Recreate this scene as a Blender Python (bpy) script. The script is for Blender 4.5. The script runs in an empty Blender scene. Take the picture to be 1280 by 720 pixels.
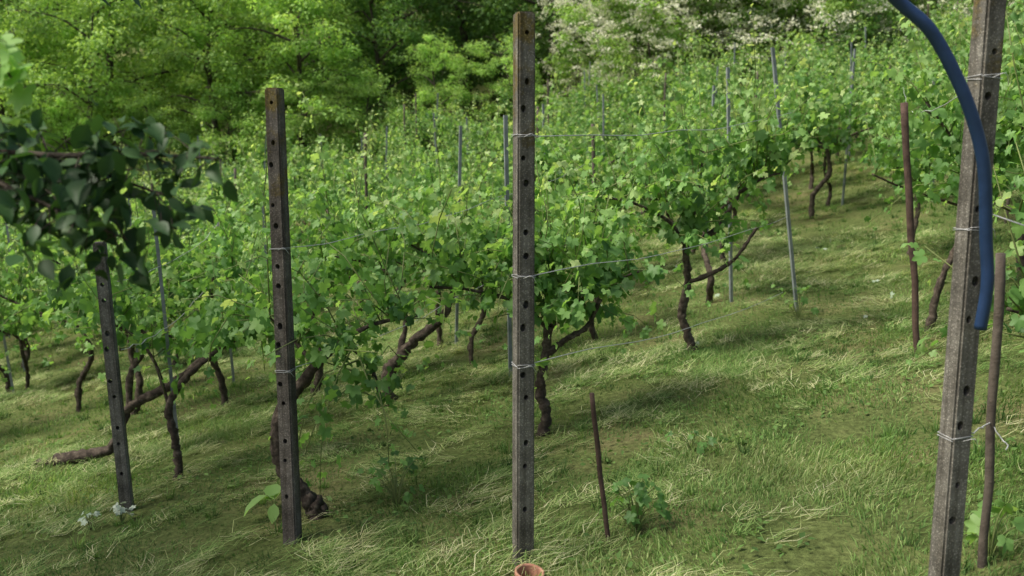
import bpy, math, numpy as np
from mathutils import Vector, Matrix
rng = np.random.default_rng(7)
scene = bpy.context.scene
scene.view_settings.view_transform = 'Standard'
scene.view_settings.look = 'None'
scene.view_settings.exposure = 0
COL = scene.collection

# ------------------------------------------------------------ terrain
def gnd(x, y):
    x = np.asarray(x, float); y = np.asarray(y, float)
    z = -1.64 + 0.17*np.clip(x, -26, 26) - 0.054*np.clip(y, -10, 60)
    q = np.clip(y-8, 0, 22)
    z = z + 0.0052*q*q
    z = z + 0.23*np.clip(y-30, 0, 8) + 0.42*np.clip(y-38, 0, 60)
    z = z + 0.025*np.sin(1.9*x+0.7*y+1)*np.sin(1.3*y-0.6*x) + 0.014*np.sin(4.7*x+2)*np.sin(5.3*y+.5*x)
    return z
def G(x, y): return float(gnd(x, y))
def fnoise(x, y, s, seed):
    r = np.random.default_rng(seed); v = 0
    for i in range(7):
        a = r.uniform(0, 6.28); k = s*r.uniform(.6, 1.7)
        v = v + np.sin(k*(x*math.cos(a)+y*math.sin(a))+r.uniform(0, 6.28))
    return v/7*1.9

# ------------------------------------------------------------ materials
def new_mat(name):
    m = bpy.data.materials.new(name); m.use_nodes = True
    nt = m.node_tree; nt.nodes.clear()
    return m, nt, nt.nodes, nt.links
def ramp(N, stops):
    r = N.new('ShaderNodeValToRGB'); e = r.color_ramp.elements
    while len(e) < len(stops): e.new(0.5)
    for i, (p, c) in enumerate(stops):
        e[i].position = p; e[i].color = (*c, 1)
    return r
def noise(N, L, vec, scale, detail=4, rough=.55):
    n = N.new('ShaderNodeTexNoise'); n.inputs['Scale'].default_value = scale
    n.inputs['Detail'].default_value = detail; n.inputs['Roughness'].default_value = rough
    if vec is not None: L.new(vec, n.inputs['Vector'])
    return n
def leaf_mat(name, stops, trans=.4, rough=.5, spec=.35, tint=False, tcol=(1.35, 1.32, .68)):
    m, nt, N, L = new_mat(name)
    out = N.new('ShaderNodeOutputMaterial')
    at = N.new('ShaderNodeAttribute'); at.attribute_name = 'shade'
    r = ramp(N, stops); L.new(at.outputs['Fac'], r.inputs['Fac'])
    geo = N.new('ShaderNodeNewGeometry')
    n = noise(N, L, geo.outputs['Position'], 1.3, 2)
    hsv = N.new('ShaderNodeHueSaturation')
    mr = N.new('ShaderNodeMapRange'); mr.inputs['From Min'].default_value = .3; mr.inputs['From Max'].default_value = .7
    mr.inputs['To Min'].default_value = .75; mr.inputs['To Max'].default_value = 1.25
    L.new(n.outputs['Fac'], mr.inputs['Value']); L.new(mr.outputs['Result'], hsv.inputs['Value'])
    L.new(r.outputs['Color'], hsv.inputs['Color'])
    col = hsv.outputs['Color']
    if tint:
        oi = N.new('ShaderNodeObjectInfo'); mx = N.new('ShaderNodeMix'); mx.data_type = 'RGBA'; mx.blend_type = 'MULTIPLY'
        mx.inputs[0].default_value = 1
        L.new(col, mx.inputs[6]); L.new(oi.outputs['Color'], mx.inputs[7]); col = mx.outputs[2]
    p = N.new('ShaderNodeBsdfPrincipled'); L.new(col, p.inputs['Base Color'])
    p.inputs['Roughness'].default_value = rough; p.inputs['Specular IOR Level'].default_value = spec
    t = N.new('ShaderNodeBsdfTranslucent')
    mt = N.new('ShaderNodeMix'); mt.data_type = 'RGBA'; mt.blend_type = 'MULTIPLY'; mt.inputs[0].default_value = 1
    L.new(col, mt.inputs[6]); mt.inputs[7].default_value = (*tcol, 1); L.new(mt.outputs[2], t.inputs['Color'])
    ms = N.new('ShaderNodeMixShader'); ms.inputs[0].default_value = trans
    L.new(p.outputs[0], ms.inputs[1]); L.new(t.outputs[0], ms.inputs[2]); L.new(ms.outputs[0], out.inputs['Surface'])
    return m
def solid_mat(name, stops, scale=20, rough=.85, bump=.4, bscale=60, detail=6, metallic=0, spec=.3, extra=None):
    m, nt, N, L = new_mat(name)
    out = N.new('ShaderNodeOutputMaterial'); p = N.new('ShaderNodeBsdfPrincipled')
    tc = N.new('ShaderNodeTexCoord')
    n = noise(N, L, tc.outputs['Object'], scale, detail, .65)
    r = ramp(N, stops); L.new(n.outputs['Fac'], r.inputs['Fac']); col = r.outputs['Color']
    if extra: col = extra(N, L, tc, col)
    L.new(col, p.inputs['Base Color'])
    n2 = noise(N, L, tc.outputs['Object'], bscale, 5, .7)
    b = N.new('ShaderNodeBump'); b.inputs['Strength'].default_value = bump; b.inputs['Distance'].default_value = .006
    L.new(n2.outputs['Fac'], b.inputs['Height']); L.new(b.outputs[0], p.inputs['Normal'])
    p.inputs['Roughness'].default_value = rough; p.inputs['Metallic'].default_value = metallic
    p.inputs['Specular IOR Level'].default_value = spec
    L.new(p.outputs[0], out.inputs['Surface']); return m

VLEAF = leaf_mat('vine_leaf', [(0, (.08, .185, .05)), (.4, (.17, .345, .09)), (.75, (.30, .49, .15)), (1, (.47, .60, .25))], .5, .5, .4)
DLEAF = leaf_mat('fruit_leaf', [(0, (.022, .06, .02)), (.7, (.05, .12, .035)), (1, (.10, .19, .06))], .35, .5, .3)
TLEAF = leaf_mat('tree_leaf', [(0, (.10, .19, .055)), (.5, (.18, .31, .09)), (1, (.29, .42, .15))], .45, .6, .25, tint=True)
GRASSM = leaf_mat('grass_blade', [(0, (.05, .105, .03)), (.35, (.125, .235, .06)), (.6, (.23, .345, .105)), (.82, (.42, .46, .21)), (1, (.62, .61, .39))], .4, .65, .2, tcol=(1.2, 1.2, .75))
WHITE = leaf_mat('white_blossom', [(0, (.70, .71, .52)), (1, (.84, .84, .70))], .35, .6, .2, tcol=(1, 1, .9))
SILVER = leaf_mat('pale_leaf', [(0, (.35, .45, .33)), (1, (.6, .68, .55))], .25, .5, .3, tcol=(1, 1, .9))
BARK = solid_mat('vine_bark', [(.3, (.02, .015, .012)), (.5, (.065, .05, .038)), (.7, (.16, .13, .10))], 30, .95, 1.0, 55)
TBARK = solid_mat('tree_bark', [(.3, (.03, .024, .018)), (.7, (.11, .09, .07))], 8, .95, 1.0, 25)
SHOOT = solid_mat('green_shoot', [(.3, (.10, .16, .04)), (.7, (.2, .22, .08))], 10, .6, .1)
def lichen(N, L, tc, col):
    n = noise(N, L, tc.outputs['Object'], 7, 6, .7)
    sp = N.new('ShaderNodeSeparateXYZ'); L.new(tc.outputs['Object'], sp.inputs[0])
    mr = N.new('ShaderNodeMapRange'); mr.inputs['From Min'].default_value = 1.2; mr.inputs['From Max'].default_value = 2.3
    mr.inputs['To Min'].default_value = -.12; mr.inputs['To Max'].default_value = .12; L.new(sp.outputs['Z'], mr.inputs['Value'])
    ad = N.new('ShaderNodeMath'); ad.operation = 'ADD'; L.new(n.outputs['Fac'], ad.inputs[0]); L.new(mr.outputs['Result'], ad.inputs[1])
    r = ramp(N, [(.52, (0, 0, 0)), (.64, (1, 1, 1))]); L.new(ad.outputs[0], r.inputs['Fac'])
    mx = N.new('ShaderNodeMix'); mx.data_type = 'RGBA'; L.new(r.outputs['Color'], mx.inputs[0])
    L.new(col, mx.inputs[6]); mx.inputs[7].default_value = (.16, .125, .045, 1)
    v = N.new('ShaderNodeTexVoronoi'); v.inputs['Scale'].default_value = 120; L.new(tc.outputs['Object'], v.inputs['Vector'])
    r2 = ramp(N, [(.15, (1.9, 1.9, 1.9)), (.4, (.8, .8, .8))]); L.new(v.outputs['Distance'], r2.inputs['Fac'])
    m2 = N.new('ShaderNodeMix'); m2.data_type = 'RGBA'; m2.blend_type = 'MULTIPLY'; m2.inputs[0].default_value = .8
    L.new(mx.outputs[2], m2.inputs[6]); L.new(r2.outputs['Color'], m2.inputs[7])
    mp = N.new('ShaderNodeMapping'); mp.inputs['Scale'].default_value = (40, 40, 1.6); L.new(tc.outputs['Object'], mp.inputs['Vector'])
    n3 = noise(N, L, mp.outputs['Vector'], 1, 4, .6); r3 = ramp(N, [(.38, (.58, .56, .52)), (.6, (1.15, 1.15, 1.15))]); L.new(n3.outputs['Fac'], r3.inputs['Fac'])
    m3 = N.new('ShaderNodeMix'); m3.data_type = 'RGBA'; m3.blend_type = 'MULTIPLY'; m3.inputs[0].default_value = .8
    L.new(m2.outputs[2], m3.inputs[6]); L.new(r3.outputs['Color'], m3.inputs[7])
    return m3.outputs[2]
CONC = solid_mat('weathered_concrete', [(.3, (.088, .083, .070)), (.5, (.17, .16, .137)), (.7, (.27, .26, .225))], 9, .95, 1.0, 90, extra=lichen)
CONCD = solid_mat('dark_concrete', [(.3, (.065, .057, .049)), (.5, (.13, .115, .10)), (.7, (.22, .20, .175))], 9, .95, 1.0, 90, extra=lichen)
STEEL = solid_mat('galvanised_steel', [(.3, (.13, .15, .15)), (.7, (.27, .30, .30))], 12, .65, .2, 60, metallic=.0)
RUST = solid_mat('rusty_wood', [(.3, (.045, .028, .022)), (.7, (.13, .085, .065))], 14, .9, .8, 70)
WOOD = solid_mat('grey_wood', [(.3, (.06, .048, .038)), (.7, (.15, .125, .10))], 14, .9, .8, 70)
WIRE = solid_mat('wire', [(.3, (.38, .39, .39)), (.7, (.60, .61, .61))], 30, .5, .05, metallic=.2)
HOSE = solid_mat('blue_pipe_plastic', [(.35, (.012, .032, .085)), (.65, (.017, .045, .12))], 14, .42, .15, 40, spec=.45)
TERRA = solid_mat('terracotta', [(.3, (.30, .14, .09)), (.7, (.46, .25, .17))], 25, .9, .3, 60)

def ground_mat():
    m, nt, N, L = new_mat('meadow_soil')
    out = N.new('ShaderNodeOutputMaterial'); p = N.new('ShaderNodeBsdfPrincipled')
    geo = N.new('ShaderNodeNewGeometry')
    n = noise(N, L, geo.outputs['Position'], 1.1, 8, .65); n2 = noise(N, L, geo.outputs['Position'], 30, 5, .7)
    a = ramp(N, [(.3, (.07, .105, .032)), (.5, (.13, .17, .06)), (.7, (.20, .19, .095))]); L.new(n.outputs['Fac'], a.inputs['Fac'])
    b = ramp(N, [(.3, (.4, .37, .33)), (.7, (1.35, 1.3, 1.2))]); L.new(n2.outputs['Fac'], b.inputs['Fac'])
    mx = N.new('ShaderNodeMix'); mx.data_type = 'RGBA'; mx.blend_type = 'MULTIPLY'; mx.inputs[0].default_value = 1
    L.new(a.outputs['Color'], mx.inputs[6]); L.new(b.outputs['Color'], mx.inputs[7]); L.new(mx.outputs[2], p.inputs['Base Color'])
    bp = N.new('ShaderNodeBump'); bp.inputs['Distance'].default_value = .03; L.new(n2.outputs['Fac'], bp.inputs['Height']); L.new(bp.outputs[0], p.inputs['Normal'])
    p.inputs['Roughness'].default_value = 1; p.inputs['Specular IOR Level'].default_value = .1
    L.new(p.outputs[0], out.inputs['Surface']); return m
SOIL = ground_mat()

# ------------------------------------------------------------ mesh builder
class MB:
    def __init__(s): s.v = []; s.t = []; s.m = []; s.s = []; s.n = 0
    def add(s, v, t, mat=0, shade=.5):
        v = np.asarray(v, float).reshape(-1, 3); t = np.asarray(t, int).reshape(-1, 3)
        s.v.append(v); s.t.append(t+s.n); s.m.append(np.full(len(t), mat, int))
        s.s.append(np.broadcast_to(np.asarray(shade, float), (len(v),)).copy()); s.n += len(v)
    def mesh(s, name, mats):
        v = np.concatenate(s.v); t = np.concatenate(s.t); mi = np.concatenate(s.m); sh = np.concatenate(s.s)
        me = bpy.data.meshes.new(name)
        me.vertices.add(len(v)); me.vertices.foreach_set('co', v.astype(np.float32).ravel())
        me.loops.add(len(t)*3); me.loops.foreach_set('vertex_index', t.astype(np.int32).ravel())
        me.polygons.add(len(t)); me.polygons.foreach_set('loop_start', (np.arange(len(t))*3).astype(np.int32))
        for m in mats: me.materials.append(m)
        me.polygons.foreach_set('material_index', mi.astype(np.int32))
        me.polygons.foreach_set('use_smooth', np.ones(len(t), bool))
        a = me.attributes.new('shade', 'FLOAT', 'POINT'); a.data.foreach_set('value', np.clip(sh, 0, 1).astype(np.float32))
        me.update(calc_edges=True); return me
def obj(name, me, loc=(0, 0, 0), rz=0, sc=1, color=None, parent=None):
    o = bpy.data.objects.new(name, me); COL.objects.link(o); o.location = loc
    o.rotation_euler = (0, 0, rz); o.scale = (sc, sc, sc) if np.isscalar(sc) else sc
    if color: o.color = (*color, 1)
    if parent: o.parent = parent
    return o
def catmull(P, R, k):
    P = np.asarray(P, float); R = np.asarray(R, float)
    if len(P) < 3 and k <= 1: return P, R
    Q = np.vstack([2*P[0]-P[1], P, 2*P[-1]-P[-2]]); out = []; rr = []
    for i in range(len(P)-1):
        p0, p1, p2, p3 = Q[i:i+4]
        for j in range(k):
            t = j/k
            out.append(.5*((2*p1)+(-p0+p2)*t+(2*p0-5*p1+4*p2-p3)*t*t+(-p0+3*p1-3*p2+p3)*t**3)); rr.append(R[i]*(1-t)+R[i+1]*t)
    out.append(P[-1]); rr.append(R[-1]); return np.array(out), np.array(rr)
def tube(mb, P, R, mat=0, sides=8, k=4, gnarl=0, shade=.5, r=rng):
    P, R = catmull(P, R, k); n = len(P)
    if gnarl > .1 and n > 6: P[1:-1] += r.normal(0, .12, (n-2, 3))*R[1:-1, None]
    T = np.gradient(P, axis=0); T /= np.linalg.norm(T, axis=1)[:, None]+1e-9
    ref = np.array([.3, .9, .1]) if abs(T[0][2]) > .7 else np.array([0, 0, 1.])
    V = []; u = np.cross(T[0], ref); u /= np.linalg.norm(u)
    ang = np.arange(sides)/sides*2*np.pi
    lump = 1+gnarl*.5*r.standard_normal(sides)
    for i in range(n):
        u = u-T[i]*np.dot(u, T[i]); u /= np.linalg.norm(u)+1e-9; w = np.cross(T[i], u)
        lump = .7*lump+.3*(1+gnarl*1.6*r.standard_normal(sides))
        rad = R[i]*lump*(1+gnarl*.6*r.standard_normal())
        V.append(P[i]+(np.cos(ang)*rad)[:, None]*u+(np.sin(ang)*rad)[:, None]*w)
    V = np.vstack(V+[P[:1], P[-1:]]); F = []
    for i in range(n-1):
        for j in range(sides):
            a = i*sides+j; b = i*sides+(j+1) % sides; c = a+sides; d = b+sides
            F += [(a, b, d), (a, d, c)]
    for j in range(sides):
        F.append((n*sides, (j+1) % sides, j)); F.append((n*sides+1, (n-1)*sides+j, (n-1)*sides+(j+1) % sides))
    mb.add(V, F, mat, shade)

# leaf templates (petiole joint at origin, tip +y, normal +z)
def grape_template():
    pol = [(0, 1.0), (13, .80), (27, .58), (42, .80), (56, .90), (70, .72), (84, .55), (102, .70), (120, .74), (145, .60), (165, .42), (180, .10)]
    pts = [(0, .0, 0)]
    full = pol+[(360-a, r) for a, r in pol[-2:0:-1]]
    for a, rr in full:
        t = math.radians(a); x = rr*math.sin(t); y = rr*math.cos(t)
        pts.append((x*.58, y*.58, -.16*rr*rr+.10*abs(x)+.05*math.sin(3*t)))
    n = len(full); tr = [(0, 1+i, 1+(i+1) % n) for i in range(n)]
    return np.array(pts), np.array([(a, c, b) for a, b, c in tr])
def ovate_template():
    mid = [(0, 0, 0), (0, .35, .0), (0, .7, -.04), (0, 1, -.14)]
    s = [(.24, .22, .07), (.30, .48, .07), (.18, .78, .02)]
    v = mid+s+[(-a, b, c) for a, b, c in s]
    t = [(0, 4, 1), (4, 5, 1), (5, 2, 1), (5, 6, 2), (6, 3, 2), (0, 1, 7), (7, 1, 8), (8, 1, 2), (8, 2, 9), (9, 2, 3)]
    return np.array(v, float), np.array(t)
def simple_template():
    v = [(0, 0, 0), (.3, .4, .06), (0, .5, -.02), (-.3, .4, .06), (0, 1, -.1)]
    return np.array(v, float), np.array([(0, 1, 2), (0, 2, 3), (1, 4, 2), (3, 2, 4)])
GT, OT, ST = grape_template(), ovate_template(), simple_template()
def leaves(mb, tmpl, pos, nrm, tip, size, shade, mat):
    tv, tt = tmpl; pos = np.asarray(pos, float); N = len(pos)
    if N == 0: return
    z = np.asarray(nrm, float); z = z/(np.linalg.norm(z, axis=1)[:, None]+1e-9)
    y = np.asarray(tip, float); y = y-z*(y*z).sum(1)[:, None]; y /= np.linalg.norm(y, axis=1)[:, None]+1e-9
    x = np.cross(y, z); M = np.stack([x, y, z], 1)
    size = np.broadcast_to(np.asarray(size, float), (N,))
    curl = rng.uniform(.3, 2.2, N)
    t = np.repeat(tv[None], N, 0).copy(); t[:, :, 2] *= curl[:, None]; t[:, :, 0] *= rng.uniform(.85, 1.1, N)[:, None]
    V = np.einsum('nij,njk->nik', t*size[:, None, None], M)+pos[:, None, :]
    T = tt[None]+(np.arange(N)*len(tv))[:, None, None]
    mb.add(V.reshape(-1, 3), T.reshape(-1, 3), mat, np.repeat(np.broadcast_to(shade, (N,)), len(tv)))

# ------------------------------------------------------------ grape vine
def make_vine(name, trunks, arms, nsh=26, L=(.5, 1.1), zmax=1.95, droop=.25, lsize=(.07, .128), seed=0, up=1.0, whips=8, ts=.66, low=.45):
    r = np.random.default_rng(seed); mb = MB()
    for P, R in trunks: tube(mb, P, np.array(R)*ts, 0, 10, 9, .18, r=r)
    for P in arms:
        tube(mb, P, np.linspace(.015, .007, len(P)), 0, 7, 6, .14, r=r)
    LP, LN, LT, LS, SH = [], [], [], [], []
    for s in range(nsh+whips):
        whip = s >= nsh
        A = np.array(arms[r.integers(len(arms))]); k = r.uniform(.0, 1)*(len(A)-1); i = min(int(k), len(A)-2)
        p = A[i]*(1-(k-i))+A[i+1]*(k-i)
        d = np.array([r.normal(0, .5), r.normal(0, .4), up*r.uniform(.3, 1.2)])
        if whip: d = np.array([r.normal(0, .3), r.normal(0, .27), 1.])
        d /= np.linalg.norm(d)
        Ls = r.uniform(*L)*(1.3 if whip else 1); dr = droop*r.uniform(0, 1.5) if r.random() > .4 else droop*4
        if whip: dr = 0
        zm = zmax+(.6 if whip else r.normal(0, .16))
        pts = [p.copy()]; st = .07; n = int(Ls/st); sb = r.normal(0, .09)
        for j in range(n):
            d = d+r.normal(0, .08 if whip else .14, 3); d[2] -= dr*.09
            if p[2] > zm: d[2] -= .35
            if p[2] < low: d[2] += .3
            d /= np.linalg.norm(d); p = p+d*st; pts.append(p.copy())
            f = j/max(n-1, 1)
            for rep in range(1+(r.random() < (.1 if whip else .5))):
                a = r.uniform(0, 6.283); o = np.array([math.cos(a), math.sin(a), r.uniform(-.6, .4)])
                q = p+o*r.uniform(.04, .11)*(1 if rep == 0 else 1.6)
                if whip: q = p+o*.05*(1-.6*f)
                sz = r.uniform(*lsize)*(1-.6*f**2)*(1 if rep == 0 else .8)*(.8 if whip else 1)
                LP.append(q); LS.append(sz*1.15)
                LN.append(np.array([o[0]*.8, o[1]*.8, .5])+r.normal(0, .5, 3))
                LT.append(np.array([o[0]*.7, o[1]*.7, -.75])+r.normal(0, .4, 3))
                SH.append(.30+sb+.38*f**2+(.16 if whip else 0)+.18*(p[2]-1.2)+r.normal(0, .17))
        if len(pts) > 3:
            pp = pts[::3]
            tube(mb, pp, np.linspace(.0045, .002, len(pp)), 2, 4, 1, 0, r=r)
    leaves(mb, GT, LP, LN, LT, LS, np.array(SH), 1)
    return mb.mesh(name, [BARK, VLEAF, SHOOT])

near = [
 ((1.40, 7.40), [([(0, 0, -.05), (-.06, 0, .12), (-.11, .02, .28), (-.08, 0, .5), (-.1, 0, .80)], [.05, .04, .038, .034, .03]),
                 ([(-.1, 0, .78), (.08, .02, .88), (.2, .05, 1.0), (.3, .05, 1.2)], [.028, .026, .022, .016]),
                 ([(-.09, 0, .52), (.1, -.05, .60), (.27, -.05, .72), (.42, -.05, .95)], [.024, .022, .018, .014])],
  [[(-.1, 0, .8), (-.25, -.1, 1.0), (-.55, -.25, 1.15), (-.85, -.3, 1.2)], [(-.1, 0, .8), (-.02, .05, 1.1), (.03, .1, 1.5)], [(.3, .05, 1.2), (.45, 0, 1.3), (.6, 0, 1.35)], [(-.1, 0, .8), (-.2, .2, 1.), (-.4, .4, 1.3)]],
  dict(nsh=46, L=(.5, 1.1), zmax=2.05, seed=11, droop=.35, ts=.8, low=.6)),
 ((.17, 5.84), [([(0, 0, -.05), (.04, 0, .14), (.0, .0, .26), (.02, 0, .45), (.05, 0, .68)], [.048, .036, .036, .034, .03]),
                ([(.03, 0, .5), (.15, 0, .60), (.28, 0, .68), (.36, 0, .85)], [.024, .022, .018, .014])],
  [[(.05, 0, .66), (-.12, 0, .82), (-.4, -.1, .92), (-.65, -.15, .95)], [(.05, 0, .66), (.2, .02, .8), (.35, .1, .9), (.6, .1, 1.0)], [(.05, 0, .66), (.08, .1, .95), (.0, .2, 1.25)]],
  dict(nsh=56, L=(.45, 1.0), zmax=1.7, seed=12, droop=.65, ts=.8, low=.42)),
 ((-.93, 7.3), [([(0, 0, -.05), (-.01, 0, .22), (.07, 0, .36), (.2, 0, .5), (.40, 0, .66), (.52, 0, .93)], [.06, .055, .045, .042, .036, .026]),
                ([(.08, 0, .36), (.12, .1, .62), (.06, .1, .8), (.12, .1, .95)], [.03, .025, .022, .018])],
  [[(.52, 0, .9), (.7, 0, 1.05), (.9, 0, 1.15)], [(.52, 0, .9), (.4, -.1, 1.1), (.2, -.2, 1.25)], [(.12, .1, .9), (-.1, .1, 1.05), (-.4, .1, 1.12)]],
  dict(nsh=44, L=(.5, 1.0), zmax=1.85, seed=13, droop=.35, ts=.85, low=.75)),
 ((-1.0, 4.9), [([(0.02, 0, -.05), (-.03, 0, .06), (-.15, 0, .2), (-.21, 0, .40), (-.13, 0, .62), (-.0, 0, .80), (.16, 0, .95)], [.058, .055, .044, .040, .036, .032, .022]),
                ([(-.22, 0, .42), (-.2, .05, .55), (-.05, .1, .7)], [.024, .026, .02])],
  [[(.12, 0, .93), (.3, .1, 1.0), (.5, .2, 1.02)], [(.0, 0, .8), (-.15, .1, .95), (-.28, .1, 1.05)], [(.16, 0, .93), (.28, 0, .8), (.34, 0, .6)]],
  dict(nsh=40, L=(.35, .9), zmax=1.3, seed=14, droop=1.2, lsize=(.06, .10), whips=2, ts=.85, low=.22)),
 ((-2.16, 6.1), [([(0, 0, -.05), (.02, 0, .15), (.0, 0, .3), (-.02, 0, .5), (.10, 0, .68), (.27, 0, .83)], [.04, .036, .034, .032, .03, .024])],
  [[(.27, 0, .83), (.45, .1, .93), (.6, .2, 1.0)], [(-.02, 0, .5), (-.15, .1, .8), (-.35, .2, .95), (-.5, .2, .98)]],
  dict(nsh=34, L=(.3, .8), zmax=1.35, seed=15, droop=.6, ts=.75)),
 ((-3.45, 7.1), [([(-.1, 0, -.03), (.2, -.05, .07), (.5, -.1, .15), (.66, -.1, .46), (.95, -.1, .62), (1.25, -.1, .85)], [.06, .055, .05, .045, .038, .028]),
                 ([(.66, -.1, .46), (.7, -.1, .75), (.9, -.1, 1.0)], [.035, .03, .02])],
  [[(.9, -.1, .95), (.6, 0, 1.1), (.2, .1, 1.15)], [(1.25, -.1, .83), (1.5, 0, 1.0), (1.7, 0, 1.1)]],
  dict(nsh=36, L=(.4, .9), zmax=1.5, seed=16, ts=.8, low=.5, droop=.5)),
 ((2.15, 3.75), [([(0, 0, -.05), (.05, 0, .3), (.0, 0, .6), (.1, 0, .9)], [.04, .035, .03, .025])],
  [[(.1, 0, .88), (-.1, .0, 1.05), (-.3, .05, 1.15)], [(.0, 0, .5), (-.12, 0, .7), (-.25, -.0, .75)]],
  dict(nsh=16, L=(.3, .8), zmax=2.2, seed=17, droop=.5, lsize=(.065, .10))),
 ((2.95, 6.9), [([(0, 0, -.05), (.05, 0, .3), (.15, 0, .6), (.25, 0, .95)], [.045, .04, .032, .025])],
  [[(.25, 0, .95), (.1, 0, 1.3), (-.15, -.05, 1.6)], [(.25, 0, .95), (.4, 0, 1.25), (.7, 0, 1.6)]],
  dict(nsh=38, L=(.4, .95), zmax=2.3, seed=18, droop=.35, lsize=(.08, .135), low=.9)),
]
for (bx, by), tr, ar, kw in near:
    obj('grape_vine', make_vine('grape_vine_near', tr, ar, **kw), (bx, by, G(bx, by)))

variants = []
for i in range(7):
    r = np.random.default_rng(100+i)
    sx = r.uniform(-.2, .2)
    tr = [([(0, 0, -.06), (r.normal(0, .05), r.normal(0, .04), .25), (sx, r.normal(0, .05), .5), (sx*.7, 0, .78)], [.05, .042, .036, .03])]
    top = (sx*.7, 0, .76); ar = []
    for s in (-1, 1):
        a = r.uniform(-.4, .4)
        ar.append([top, (s*.3, a*.3, .88), (s*.6, a*.6, r.uniform(.8, 1.1)), (s*.85, a*.8, r.uniform(.85, 1.15))])
    ar.append([top, (r.normal(0, .1), .1, 1.1), (r.normal(0, .2), -.1, 1.4)])
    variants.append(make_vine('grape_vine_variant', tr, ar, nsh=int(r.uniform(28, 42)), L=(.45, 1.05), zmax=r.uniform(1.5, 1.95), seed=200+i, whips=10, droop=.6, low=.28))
place = [(-2.5, 8.4), (-4.2, 9.3), (-5.6, 8.6), (-.7, 9.6), (.75, 8.7), (-.35, 8.4), (1.9, 9.4), (2.5, 11.6), (3.6, 7.9), (4.4, 8.5), (4.1, 10.2), (5.3, 9.9), (5.5, 11.6), (-3.9, 11.1), (-5.7, 10.9), (-7, 9.6), (4.0, 6.3), (-1.7, 8.2), (-3.4, 8.6)]
for j in range(12):
    y0 = 11.1+1.45*j
    for i in range(-12, 13):
        x = i*1.4+.5*(j % 2)+rng.normal(0, .28); y = y0+rng.normal(0, .35)
        if abs(x) > .62*y+1.5: continue
        if .22 < x/y < .40 and y < 13.3: continue
        if y > 24 and x < -8 and rng.random() < .4: continue
        if rng.random() < .07: continue
        place.append((x, y))
stakes = []
for n, (x, y) in enumerate(place):
    sc = rng.uniform(.78, 1.16)*(1+.15*min(max((x-1)/3, 0), 1))
    obj('grape_vine', variants[rng.integers(7)], (x, y, G(x, y)), rng.normal(.9, .5)+math.pi*rng.integers(2), sc)
    if y > 9 and n % 3 == 0: stakes.append((x+.15, y-.25))

# ------------------------------------------------------------ posts
def concrete_post(x, y, h, w, rz, mat, holes, lean=(0, 0)):
    import bmesh
    bm = bmesh.new(); bmesh.ops.create_cube(bm, size=1)
    for v in bm.verts:
        tp = .92 if v.co.z > 0 else 1.0
        v.co.x *= w*tp; v.co.y *= w*tp; v.co.z = (v.co.z+.5)*(h+.3)-.3
    bmesh.ops.bevel(bm, geom=bm.edges[:]+bm.verts[:], offset=.007, segments=2, affect='EDGES')
    me = bpy.data.meshes.new('post'); bm.to_mesh(me); bm.free()
    o = obj('concrete_post', me, (x, y, G(x, y)), rz); o.rotation_euler = (lean[1], lean[0], rz)
    cb = bmesh.new()
    for z in holes:
        mt = Matrix.Translation((-.006+.008*math.sin(z*37), 0, z+.010*math.sin(z*91))) @ Matrix.Rotation(math.pi/2, 4, 'X') @ Matrix.Scale(1.2+.2*math.sin(z*53), 4, (0, 1, 0))
        rd = .0110+.0018*math.sin(z*71)
        bmesh.ops.create_cone(cb, cap_ends=True, segments=14, radius1=rd, radius2=rd, depth=w*2, matrix=mt)
    cm = bpy.data.meshes.new('cut'); cb.to_mesh(cm); cb.free()
    c = bpy.data.objects.new('cut', cm); COL.objects.link(c); c.matrix_world = Matrix.Identity(4)
    loc, rot = o.location.copy(), o.rotation_euler.copy(); o.location = (0, 0, 0); o.rotation_euler = (0, 0, 0)
    md = o.modifiers.new('b', 'BOOLEAN'); md.object = c; md.operation = 'DIFFERENCE'; md.solver = 'EXACT'
    bpy.context.view_layer.update()
    dg = bpy.context.evaluated_depsgraph_get(); nm = bpy.data.meshes.new_from_object(o.evaluated_get(dg))
    o.modifiers.clear(); o.data = nm; nm.materials.clear(); nm.materials.append(mat)
    bpy.data.objects.remove(c); o.location = loc; o.rotation_euler = rot
    return o
HL = [.25+.14*i+(.03 if i % 2 else 0) for i in range(14)]
concrete_post(.045, 3.82, 2.18, .074, .32, CONC, HL)
concrete_post(-1.07, 4.57, 2.17, .074, -.25, CONCD, HL)
concrete_post(-2.27, 5.56, 1.60, .072, .2, CONC, HL[:10], lean=(-.03, 0))
concrete_post(1.392, 3.0, 2.35, .073, .25, CONC, [.3, .42, .62, .74, .96, 1.08, 1.3, 1.42, 1.62, 1.74, 1.95, 2.07, 2.2])

def rod(name, b, t, r0, mat, prof='round'):
    mb = MB(); b = np.array(b, float); t = np.array(t, float)
    if prof == 'round':
        n = 7; P = [b+(t-b)*i/(n-1)+np.append(rng.normal(0, r0*.2, 2), 0)*(0 < i < n-1) for i in range(n)]
        tube(mb, P, np.full(n, r0), 0, 9, 2, .05)
    else:
        u = np.array([1, .25, 0.])*r0*2; w = np.array([-.25, 1, 0.])*r0*2; th = .2
        sec = [0*u, u, u+w*th, u*th+w*th, w+u*th, w]
        V = [b+s for s in sec]+[t+s for s in sec]; F = []
        for i in range(6):
            j = (i+1) % 6; F += [(i, j, 6+j), (i, 6+j, 6+i)]
        F += [(6, 7, 8), (6, 8, 9), (6, 9, 10), (6, 10, 11)]
        mb.add(V, F)
    me = mb.mesh(name, [mat])
    if prof != 'round': me.polygons.foreach_set('use_smooth', np.zeros(len(me.polygons), bool))
    return obj(name, me)
def g3(x, y, h=0): return (x, y, G(x, y)+h)
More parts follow.
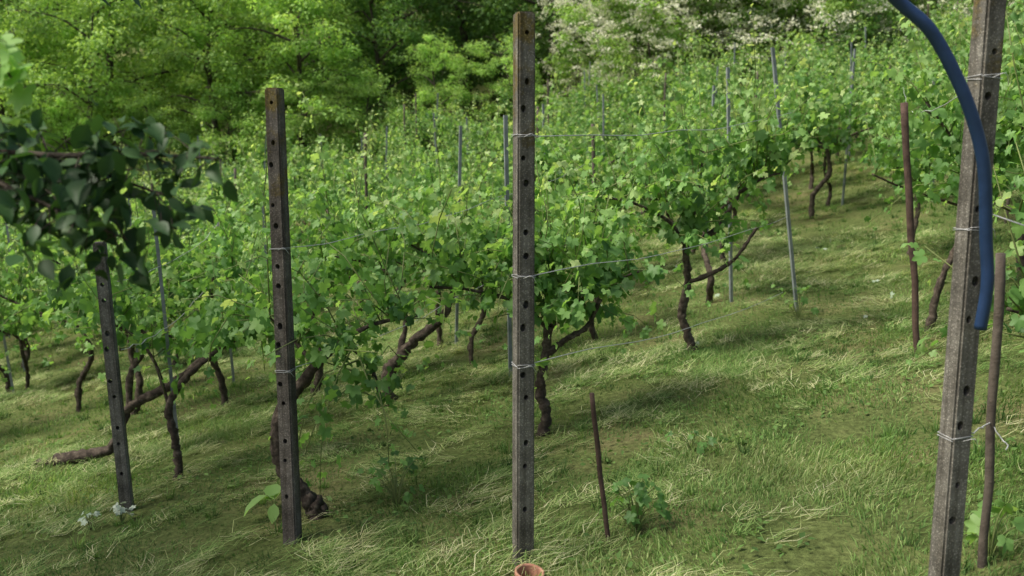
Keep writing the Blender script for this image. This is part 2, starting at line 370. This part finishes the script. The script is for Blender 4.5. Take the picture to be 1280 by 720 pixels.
rod('metal_stake', g3(2.43, 8.3, -.1), (2.11, 8.3, .52), .0125, STEEL, 'L')
rod('metal_stake', g3(-2.17, 6.2, -.1), (-2.25, 6.2, -.53), .0105, STEEL, 'L')
rod('metal_stake', g3(-2.72, 9.4, -.1), (-2.80, 9.4, -1.0), .012, STEEL, 'L')
rod('metal_stake', g3(-2.60, 10.4, -.1), (-2.62, 10.4, -.75), .013, STEEL, 'L')
rod('metal_stake', g3(-5.6, 10.8, -.1), (-5.75, 10.8, -1.4), .013, STEEL, 'L')
rod('metal_stake', g3(-.02, 7.6, -.1), (-.06, 7.6, -.02), .014, STEEL, 'L')
rod('wooden_stake', g3(2.65, 6.3, -.1), (2.44, 6.3, .06), .022, RUST)
rod('wooden_stake', g3(1.62, 3.2, -.1), (1.585, 3.2, -.45), .015, WOOD)
rod('wooden_stake', g3(.41, 3.92, -.05), (.325, 3.92, G(.41, 3.92)+.64), .0105, RUST)
rod('wooden_stake', g3(-2.45, 5.9, -.05), (-2.45, 5.9, G(-2.45, 5.9)+.75), .010, WOOD)
for i, (x, y) in enumerate(stakes):
    h = rng.uniform(1.9, 2.45); lx = rng.normal(0, .08)
    if i % 3 == 2: rod('wooden_stake', g3(x, y, -.1), (x+lx, y, G(x, y)+h), .020, WOOD)
    else: rod('metal_stake', g3(x, y, -.1), (x+lx, y, G(x, y)+h), .013, STEEL, 'L')

# ------------------------------------------------------------ wires
wb = MB()
def wire(a, b, sag=.05, r=.0021):
    a = np.array(a, float); b = np.array(b, float); P = []
    for i in range(9):
        t = i/8; p = a+(b-a)*t; p = p+np.array([rng.normal(0, .006), 0, -sag*4*t*(1-t)+rng.normal(0, .006)*(0 < i < 8)]); P.append(p)
    tube(wb, P, np.full(9, r), 0, 5, 2)
def wrap(x, y, z, w, rz):
    for kx in range(2):
        P = []; h = w/2+.001
        for sx, sy in [(-1, -1), (1, -1), (1, 1), (-1, 1), (-1, -1)]:
            c, s = math.cos(rz), math.sin(rz)
            P.append((x+c*sx*h-s*sy*h, y+s*sx*h+c*sy*h, z+kx*.006+rng.normal(0, .004)))
        for q in range(4): tube(wb, [P[q], P[q+1]], [.0011, .0011], 0, 5, 1)
    tube(wb, [(x, y-.055, z), (x+.03, y-.07, z+.012), (x+.05, y-.05, z-.02)], [.0011]*3, 0, 5, 3)
for z0, z1 in [(-.98, -1.50), (-.627, -.86), (-.09, 0.0)]:
    wrap(.045, 3.82, z0, .072, .32)
    wire((.08, 3.84, z0), (2.30, 8.3, z1))
for z0 in (-1.0, -.35, .1):
    wrap(1.392, 3.0, z0, .071, .25)
wire((1.43, 3.03, .1), (2.55, 6.3, .0), .02); wire((2.5, 6.3, .0), (5.2, 13.5, .35))
wire((1.43, 2.98, -.30), (2.6, 2.6, -.62), .02)
wire((1.43, 3.0, -1.0), (1.60, 3.2, -1.02), .0); wire((1.60, 3.2, -1.02), (1.64, 3.15, -1.10), .0)
for z0 in (-1.2, -.62):
    wrap(-1.07, 4.57, z0, .072, -.25); wire((-1.05, 4.6, z0), (-.05, 7.6, z0)); wire((-.05, 7.6, z0), (1.0, 12, z0+.1))
for z0 in (-1.35, -.95): wire((-2.25, 5.6, z0), (-2.2, 6.2, z0), .01); wire((-2.2, 6.2, z0), (-2.75, 9.4, z0-.05))
obj('trellis_wire', wb.mesh('trellis_wire', [WIRE]))

# ------------------------------------------------------------ blue pipe
hb = MB()
tube(hb, [(1.7, -1.2, .55), (1.2, .2, .95), (.82, 1.9, .78), (.88, 2.6, .54), (1.03, 2.85, .35), (1.168, 2.87, .23), (1.255, 2.875, .10), (1.32, 2.88, -.032), (1.362, 2.885, -.168), (1.39, 2.90, -.364), (1.405, 2.90, -.5), (1.400, 2.91, -.637)], [.0185]*12, 0, 18, 10)
obj('blue_pipe', hb.mesh('blue_pipe', [HOSE]))
concrete_post(1.7, -1.25, 2.4, .08, .1, CONC, HL)

# ------------------------------------------------------------ terracotta pot
pb = MB(); prof = [(.040, -.06), (.055, .065), (.055, .07), (.063, .07), (.065, .10), (.064, .104), (.055, .104), (.053, .098), (.050, .05), (.04, .0), (0.001, 0)]
ns = 32; V = []; F = []
for (rr, zz) in prof:
    for j in range(ns):
        a = j/ns*2*math.pi; V.append((rr*math.cos(a)*.9, rr*math.sin(a)*.9, zz))
for i in range(len(prof)-1):
    for j in range(ns):
        a = i*ns+j; b = i*ns+(j+1) % ns; F += [(a, b, b+ns), (a, b+ns, a+ns)]
pb.add(V, F); o = obj('terracotta_pot', pb.mesh('terracotta_pot', [TERRA]), (.058, 3.60, G(.058, 3.60)-.035)); o.rotation_euler = (.1, .1, 0)

# ------------------------------------------------------------ small plants
def tuft(name, x, y, n, size, spread, h, mat, tm, shade=.6):
    mb = MB(); LP, LN, LT, LS = [], [], [], []
    for i in range(n):
        a = rng.uniform(0, 6.28); q = np.array([math.cos(a)*rng.uniform(.1, 1)*spread, math.sin(a)*rng.uniform(.1, 1)*spread, rng.uniform(.3, 1)*h])
        tube(mb, [(0, 0, -.02), q*np.array([.4, .4, .7]), q], [.003, .0025, .0015], 1, 4, 3)
        LP.append(q); LN.append(np.array([math.cos(a)*.4, math.sin(a)*.4-.3, .8])+rng.normal(0, .3, 3)); LT.append([math.cos(a), math.sin(a), -.2]); LS.append(size*rng.uniform(.6, 1.2))
    leaves(mb, tm, LP, LN, LT, LS, shade+rng.normal(0, .12, n), 0)
    obj(name, mb.mesh(name, [mat, SHOOT]), g3(x, y))
tuft('young_vine', .52, 3.98, 30, .065, .15, .22, VLEAF, GT, .25)
tuft('burdock', -1.24, 4.95, 5, .17, .05, .17, VLEAF, OT, .8)
tuft('pale_weed', -2.22, 5.35, 8, .06, .07, .12, SILVER, GT, .7)
tuft('pale_weed', -2.40, 5.35, 7, .05, .07, .10, SILVER, GT, .2)
tuft('weed', 1.66, 3.25, 12, .09, .12, .2, VLEAF, GT, .5)
tuft('weed', 2.35, 8.0, 14, .09, .25, .3, VLEAF, GT, .5)
tuft('weed', -.6, 4.9, 20, .06, .2, .25, VLEAF, GT, .3)
tuft('weed', 2.9, 5.2, 12, .07, .2, .2, VLEAF, GT, .4)
tuft('weed', .95, 5.0, 14, .05, .2, .12, VLEAF, GT, .2)

# ------------------------------------------------------------ trees
def make_tree(name, seed, H=7.5, R=2.6, low=.1, ntips=95, per=150, lsz=.13, leafm=None, flowers=0, trunk_r=.13):
    r = np.random.default_rng(seed); mb = MB()
    tr = [(0, 0, -.3), (r.normal(0, .1), r.normal(0, .1), H*.3), (r.normal(0, .25), r.normal(0, .25), H*.6), (r.normal(0, .3), r.normal(0, .3), H*.93)]
    tube(mb, tr, [trunk_r, trunk_r*.75, trunk_r*.5, trunk_r*.15], 0, 9, 5, .06, r=r)
    tr = np.array(tr); LP, LN, LT, LS, SH = [], [], [], [], []; FP = []
    nl = 16; tips = []
    for i in range(nl):
        f = low+(.95-low)*(i+r.random())/nl; a = i*2.4+r.normal(0, .4)
        k = f/.93*3*.999; k = min(k, 2.99); s = tr[int(k)]*(1-k+int(k))+tr[int(k)+1]*(k-int(k))
        prof = (1-abs((f-.45)/.6)**2.2)**.5 if abs((f-.45)/.6) < 1 else .25
        ln = R*max(prof, .3)*r.uniform(.65, 1.15)
        e = s+np.array([math.cos(a)*ln, math.sin(a)*ln, ln*r.uniform(.05, .55)]); m = (s+e)/2+np.array([0, 0, .12*ln])+r.normal(0, .08, 3)
        tube(mb, [s, m, e], [trunk_r*.35, trunk_r*.22, .01], 0, 6, 4, .05, r=r)
        for j in range(ntips//nl):
            t = r.uniform(.3, 1.05); b = s*(1-t)**2+2*m*t*(1-t)+e*t*t if t <= 1 else e
            q = b+r.normal(0, .42, 3)*np.array([1, 1, .75])*R/2.6
            tube(mb, [b, (b+q)/2+np.array([0, 0, .05]), q], [.012, .009, .004], 0, 4, 2, r=r); tips.append(q)
    for q in tips:
        cr = r.uniform(.2, .48)*R/2.6; n = int(per*r.uniform(.6, 1.3)); sh0 = r.normal(.48, .13)
        d = r.normal(0, 1, (n, 3)); d *= (r.random(n)**.5/np.linalg.norm(d, axis=1))[:, None]
        pos = q+d*cr*np.array([1.3, 1.3, .8])*1.25
        LP.append(pos); LN.append(d*.6+np.array([0, 0, .65])+r.normal(0, .45, (n, 3))); LT.append(d*np.array([1, 1, .3])+np.array([0, 0, -.5])+r.normal(0, .4, (n, 3)))
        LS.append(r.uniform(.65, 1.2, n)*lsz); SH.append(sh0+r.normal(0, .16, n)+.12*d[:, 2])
        if flowers and r.random() < flowers:
            out = np.array([q[0], q[1], 0]); out /= np.linalg.norm(out)+1e-6
            c = q+np.array([0, 0, cr*.8])+out*cr*.9
            for kx in range(7):
                cc = c+r.normal(0, 1, 3)*np.array([.36, .36, .28]); FP.append(cc+r.normal(0, 1, (26, 3))*np.array([.085, .085, .035]))
    leaves(mb, ST, np.vstack(LP), np.vstack(LN), np.vstack(LT), np.concatenate(LS), np.concatenate(SH), 1)
    if FP:
        FP = np.vstack(FP); n = len(FP)
        leaves(mb, ST, FP, np.array([-.2, -.2, 1])+r.normal(0, .7, (n, 3)), r.normal(0, 1, (n, 3)), r.uniform(.055, .09, n), r.uniform(0, 1, n), 2)
    return mb.mesh(name, [TBARK, leafm or TLEAF, WHITE])
TV = [make_tree('broadleaf', 300+i, H=7.5, R=2.7, low=.05, ntips=112, per=135) for i in range(4)]
BV = [make_tree('blossom_bush', 320+i, H=4.0, R=1.9, low=.08, ntips=80, per=110, lsz=.12, flowers=.66, trunk_r=.05) for i in range(2)]
BR, MID, SHADED = (1.75, 1.65, 1.5), (1.5, 1.5, 1.4), (.75, .85, .8)  # darkest tint paints shade into the leaf colour of the centre trees
def T(x, y, s, c, mesh=None, name='broadleaf_tree'):
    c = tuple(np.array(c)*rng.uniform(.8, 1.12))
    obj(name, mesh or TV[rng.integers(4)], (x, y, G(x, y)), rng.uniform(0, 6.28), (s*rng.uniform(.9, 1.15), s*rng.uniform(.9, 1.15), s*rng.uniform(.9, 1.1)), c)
for x, y, s in [(-17, 25, .9), (-14, 27.5, 1.0), (-11.2, 26.5, .85), (-12, 30, 1.2), (-8.3, 28.5, .95), (-5.8, 27.8, .8), (-7, 31.5, 1.15), (-15.5, 31, 1.3), (-19, 29, 1.2), (-10, 33.5, 1.3)]: T(x, y, s, BR)
for x, y, s in [(-3.9, 30.5, .85), (-4.2, 33.5, 1.1), (1.2, 33, 1.1), (-1.5, 34, 1.3), (3.6, 34.5, 1.2), (6, 36, 1.2), (1.5, 37.5, 1.3)]: T(x, y, s, SHADED)
for x, y, s in [(10, 34, 1.1), (13.5, 33, 1.2), (16, 30, 1.1), (18.5, 33, 1.2), (12.8, 30, .75), (20, 29, 1.1), (8.5, 37, 1.2)]: T(x, y, s, MID)
for x, y, s in [(2.4, 28.8, .8), (4.0, 27.6, 1.0), (5.6, 28.0, 1.15), (7.2, 27.6, 1.1), (9.0, 28.0, 1.05), (4.6, 30.2, 1.4), (11.4, 27.5, .95), (7.4, 30.5, 1.5), (9.8, 30.8, 1.5), (6.0, 31.5, 1.7)]: T(x, y, s, (1.6, 1.55, 1.35), BV[rng.integers(2)], 'elder_bush')
for x in np.arange(-21, 0, 1.9): T(x, 25.8+rng.normal(0, .5)+(.12*(x+20)), .42, BR, name='shrub')
for j in range(2):
    for i in range(-7, 8):
        T(i*4.0+rng.normal(0, .8)+2*(j % 2), 41+j*5+rng.normal(0, .8), rng.uniform(1.2, 1.6), MID if abs(i) > 3 and rng.random() > .3 else SHADED)

# fruit tree just left of the view, its crown shades the foreground
ft = bpy.data.objects.new('fruit_tree', None); COL.objects.link(ft); ft.location = g3(-4.75, 4.7)
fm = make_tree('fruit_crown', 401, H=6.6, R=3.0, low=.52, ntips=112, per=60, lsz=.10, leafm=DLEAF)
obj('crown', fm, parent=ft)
bb = MB()
def branch(P, n, sz, tm, mat, spread=.1, r0=.02, sh=.4, lo=.35):
    P = np.array(P, float); tube(bb, P, np.linspace(r0, .0025, len(P)), 0, 7, 6, .06)
    Q, _ = catmull(P, np.ones(len(P)), 12); LP, LN, LT, LS = [], [], [], []
    for i in range(n):
        q = Q[int(len(Q)*rng.uniform(lo, .999))]; a = rng.normal(0, 1, 3)*spread*np.array([.8, 1, .8])+np.array([0, 0, -.35*spread]); e = q+a
        tube(bb, [q, q+a*.5+np.array([0, 0, .01]), e], [.002, .0015, .001], 0, 4, 2)
        for kx in range(3):
            LP.append(e+rng.normal(0, .02, 3)); LN.append(np.array([0, -.35, .7])+rng.normal(0, .55, 3)); LT.append(np.array([a[0]*4, a[1]*3, -.55])+rng.normal(0, .35, 3)); LS.append(sz*rng.uniform(.6, 1.2))
    leaves(bb, tm, LP, LN, LT, LS, sh+rng.normal(0, .2, len(LP)), mat)
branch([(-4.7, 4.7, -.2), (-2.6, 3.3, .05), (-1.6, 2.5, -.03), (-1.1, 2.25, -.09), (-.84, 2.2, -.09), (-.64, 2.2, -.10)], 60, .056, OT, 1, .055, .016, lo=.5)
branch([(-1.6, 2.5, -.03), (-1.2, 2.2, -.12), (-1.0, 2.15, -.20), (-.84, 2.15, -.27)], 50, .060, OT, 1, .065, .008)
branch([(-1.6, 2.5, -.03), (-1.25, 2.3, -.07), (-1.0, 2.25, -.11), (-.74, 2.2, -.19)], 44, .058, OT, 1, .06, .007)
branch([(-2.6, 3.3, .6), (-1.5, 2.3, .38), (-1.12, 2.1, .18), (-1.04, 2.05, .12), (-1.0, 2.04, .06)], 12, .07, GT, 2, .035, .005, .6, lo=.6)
me = bb.mesh('low_branch', [TBARK, DLEAF, VLEAF]); o = obj('low_branch', me, parent=ft); o.location = -ft.location

# ------------------------------------------------------------ ground sheet
xs = np.concatenate([np.arange(-90, -12, 2.), np.arange(-12, 12, .15), np.arange(12, 91, 2.)]); ys = np.concatenate([np.arange(-30, 0, 2.), np.arange(0, 20, .15), np.arange(20, 130, 1.5)])
X, Y = np.meshgrid(xs, ys); V = np.stack([X, Y, gnd(X, Y)], -1).reshape(-1, 3); nx = len(xs); ny = len(ys)
I = (np.arange(ny-1)[:, None]*nx+np.arange(nx-1)[None]).ravel()
F = np.concatenate([np.stack([I, I+1, I+nx+1], 1), np.stack([I, I+nx+1, I+nx], 1)])
gm = MB(); gm.add(V, F); obj('ground', gm.mesh('ground', [SOIL]))

# ------------------------------------------------------------ grass (mown, with clippings left lying)
gb = MB()
def blades(x, y, z, dirn, L, lean, w, sh, flat, bend=0.):
    n = len(x); nrm = 1/np.sqrt(1+lean**2); zt = L*nrm; ht = L*lean*nrm
    dx, dy = np.cos(dirn), np.sin(dirn); fa = rng.uniform(0, 6.28, n)
    px = np.where(flat, -dy, np.cos(fa))*w; py = np.where(flat, dx, np.sin(fa))*w
    slope = np.where(flat, .17*dx-.054*dy, 0)*ht
    b = np.stack([x, y, z], 1); pp = np.stack([px, py, 0*px], 1); bd = bend*ht
    mid_p = b+np.stack([dx*ht*.42-dy*bd, dy*ht*.42+dx*bd, zt*.66+slope*.42], 1); tp = b+np.stack([dx*ht, dy*ht, zt+slope], 1)
    V = np.stack([b-pp, b+pp, mid_p-pp*.8, mid_p+pp*.8, tp], 1)
    T_ = np.array([(0, 1, 3), (0, 3, 2), (2, 3, 4)])[None]+(np.arange(n)*5)[:, None, None]
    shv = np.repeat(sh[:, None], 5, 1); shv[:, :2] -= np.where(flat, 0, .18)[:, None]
    gb.add(V.reshape(-1, 3), T_.reshape(-1, 3), 0, shv.ravel())
bands = [(1.0, 3, 16000, .9), (3, 5, 90000, 1.), (5, 8, 125000, 1.15), (8, 13, 100000, 1.5), (13, 21, 65000, 2.1), (21, 33, 28000, 3.2)]
for y0, y1, n, ws in bands:
    y = rng.uniform(y0, y1, int(n*2)); x = rng.uniform(-1, 1, len(y))*(.58*y1+1.2)
    keep = rng.random(len(y)) < .5+.45*fnoise(x, y, 7, 5)+.2*fnoise(x, y, 1.8, 15)
    x = x[keep][:n]; y = y[keep][:n]; n = len(x)
    big = fnoise(x, y, 1.1, 9); mid = fnoise(x, y, 5.5, 3); fine = fnoise(x, y, 18, 4)
    h = rng.gamma(3, .006, n)*(1+.5*mid+.5*fine)*(1+.4*big)+.008
    h = np.clip(h, .008, .2)*(1+.12*(ws-1))
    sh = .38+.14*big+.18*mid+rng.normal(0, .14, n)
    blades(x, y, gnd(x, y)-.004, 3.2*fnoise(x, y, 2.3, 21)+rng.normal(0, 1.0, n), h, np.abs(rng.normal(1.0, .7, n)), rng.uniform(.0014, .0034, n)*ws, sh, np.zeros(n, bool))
# ragged uncut tufts
nc = 4200; cy = 2+rng.random(nc)**.75*16; cx = rng.uniform(-1, 1, nc)*(.56*cy+1); kk = rng.random(nc) < .4+.6*fnoise(cx, cy, 2.2, 61); cx, cy = cx[kk], cy[kk]; nc = len(cx)
m = 26; cid = np.repeat(np.arange(nc), m); n = nc*m; cs = rng.uniform(.4, 1.4, nc)[cid]; a = rng.uniform(0, 6.28, n); rr = rng.random(n)*.035*cs
x = cx[cid]+np.cos(a)*rr; y = cy[cid]+np.sin(a)*rr
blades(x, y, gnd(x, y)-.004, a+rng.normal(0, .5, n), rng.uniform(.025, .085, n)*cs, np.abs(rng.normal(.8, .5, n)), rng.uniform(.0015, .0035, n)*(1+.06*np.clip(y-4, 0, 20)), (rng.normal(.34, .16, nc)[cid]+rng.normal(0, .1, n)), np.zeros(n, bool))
# clippings lying loosely in swaths and clumps
nc = 13500; cy = 2+rng.random(nc)**.75*18; cx = rng.uniform(-1, 1, nc)*(.56*cy+1)
hay = fnoise(cx, cy, 1.4, 33)*.9+.7*fnoise(cx, cy, 5, 34); kk = rng.random(nc) < .45+.8*hay; cx, cy, hay = cx[kk], cy[kk], hay[kk]; nc = len(cx)
m = 26; cid = np.repeat(np.arange(nc), m); n = nc*m; cs = rng.uniform(.4, 1.6, nc)[cid]
x = cx[cid]+rng.normal(0, .045, n)*cs; y = cy[cid]+rng.normal(0, .045, n)*cs
flow = (3.0*fnoise(cx, cy, 1.6, 21)+rng.normal(0, .6, nc))[cid]+rng.normal(0, .6, n)
cc = rng.uniform(.38, .92, nc)[cid]+rng.normal(0, .16, n)
pile = .02+.06*np.clip(hay, 0, 1)[cid]*rng.uniform(.3, 1.2, nc)[cid]
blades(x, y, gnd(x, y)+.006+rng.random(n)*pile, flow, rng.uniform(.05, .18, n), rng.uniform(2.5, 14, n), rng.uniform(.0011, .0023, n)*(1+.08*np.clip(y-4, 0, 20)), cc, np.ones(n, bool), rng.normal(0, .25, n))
n = 16000; y = 2.5+rng.random(n)**.8*9; x = rng.uniform(-1, 1, n)*(.58*y+1); k = fnoise(x, y, 3.1, 77) > .1; x, y = x[k], y[k]; n = len(x)
leaves(gb, ST, np.stack([x, y, gnd(x, y)+rng.uniform(.01, .05, n)], 1), np.array([0, 0, 1.])+rng.normal(0, .4, (n, 3)), rng.normal(0, 1, (n, 3)), rng.uniform(.012, .045, n), rng.normal(.33, .14, n), 0)
n = 14; y = rng.uniform(7, 12, n); x = rng.uniform(.05, .4, n)*y
leaves(gb, GT, np.stack([x, y, gnd(x, y)+.04], 1), np.array([0, -.2, 1.])+rng.normal(0, .35, (n, 3)), rng.normal(0, 1, (n, 3)), rng.uniform(.04, .075, n), rng.uniform(.0, .5, n), 1)
obj('grass', gb.mesh('grass', [GRASSM, SILVER]))

# ------------------------------------------------------------ light (sun through thin haze)
elev = math.radians(56); az = math.radians(-103)
s = Vector((math.sin(az)*math.cos(elev), math.cos(az)*math.cos(elev), math.sin(elev)))
sd = bpy.data.lights.new('sun', 'SUN'); sd.energy = 4.7; sd.angle = math.radians(16); sd.color = (1, .95, .85)
so = bpy.data.objects.new('sun', sd); COL.objects.link(so); so.rotation_euler = s.to_track_quat('Z', 'Y').to_euler()
w = bpy.data.worlds.new('World'); scene.world = w; w.use_nodes = True
N = w.node_tree.nodes; L = w.node_tree.links; N.clear()
sk = N.new('ShaderNodeTexSky'); sk.sky_type = 'NISHITA'; sk.sun_disc = False; sk.sun_elevation = elev; sk.sun_rotation = az % (2*math.pi)
sk.dust_density = 5; sk.ozone_density = .6
bg = N.new('ShaderNodeBackground'); bg.inputs['Strength'].default_value = .15; wo = N.new('ShaderNodeOutputWorld')
L.new(sk.outputs[0], bg.inputs[0]); L.new(bg.outputs[0], wo.inputs[0])

# ------------------------------------------------------------ camera
cd = bpy.data.cameras.new('camera'); cd.lens = 35; cd.sensor_width = 36; cd.clip_end = 500; cd.clip_start = .05
cd.dof.use_dof = True; cd.dof.focus_distance = 4.6; cd.dof.aperture_fstop = 3.2
co = bpy.data.objects.new('camera', cd); COL.objects.link(co); co.rotation_euler = (math.radians(80), 0, 0); scene.camera = co
print('verts', sum(len(m.vertices) for m in bpy.data.meshes))
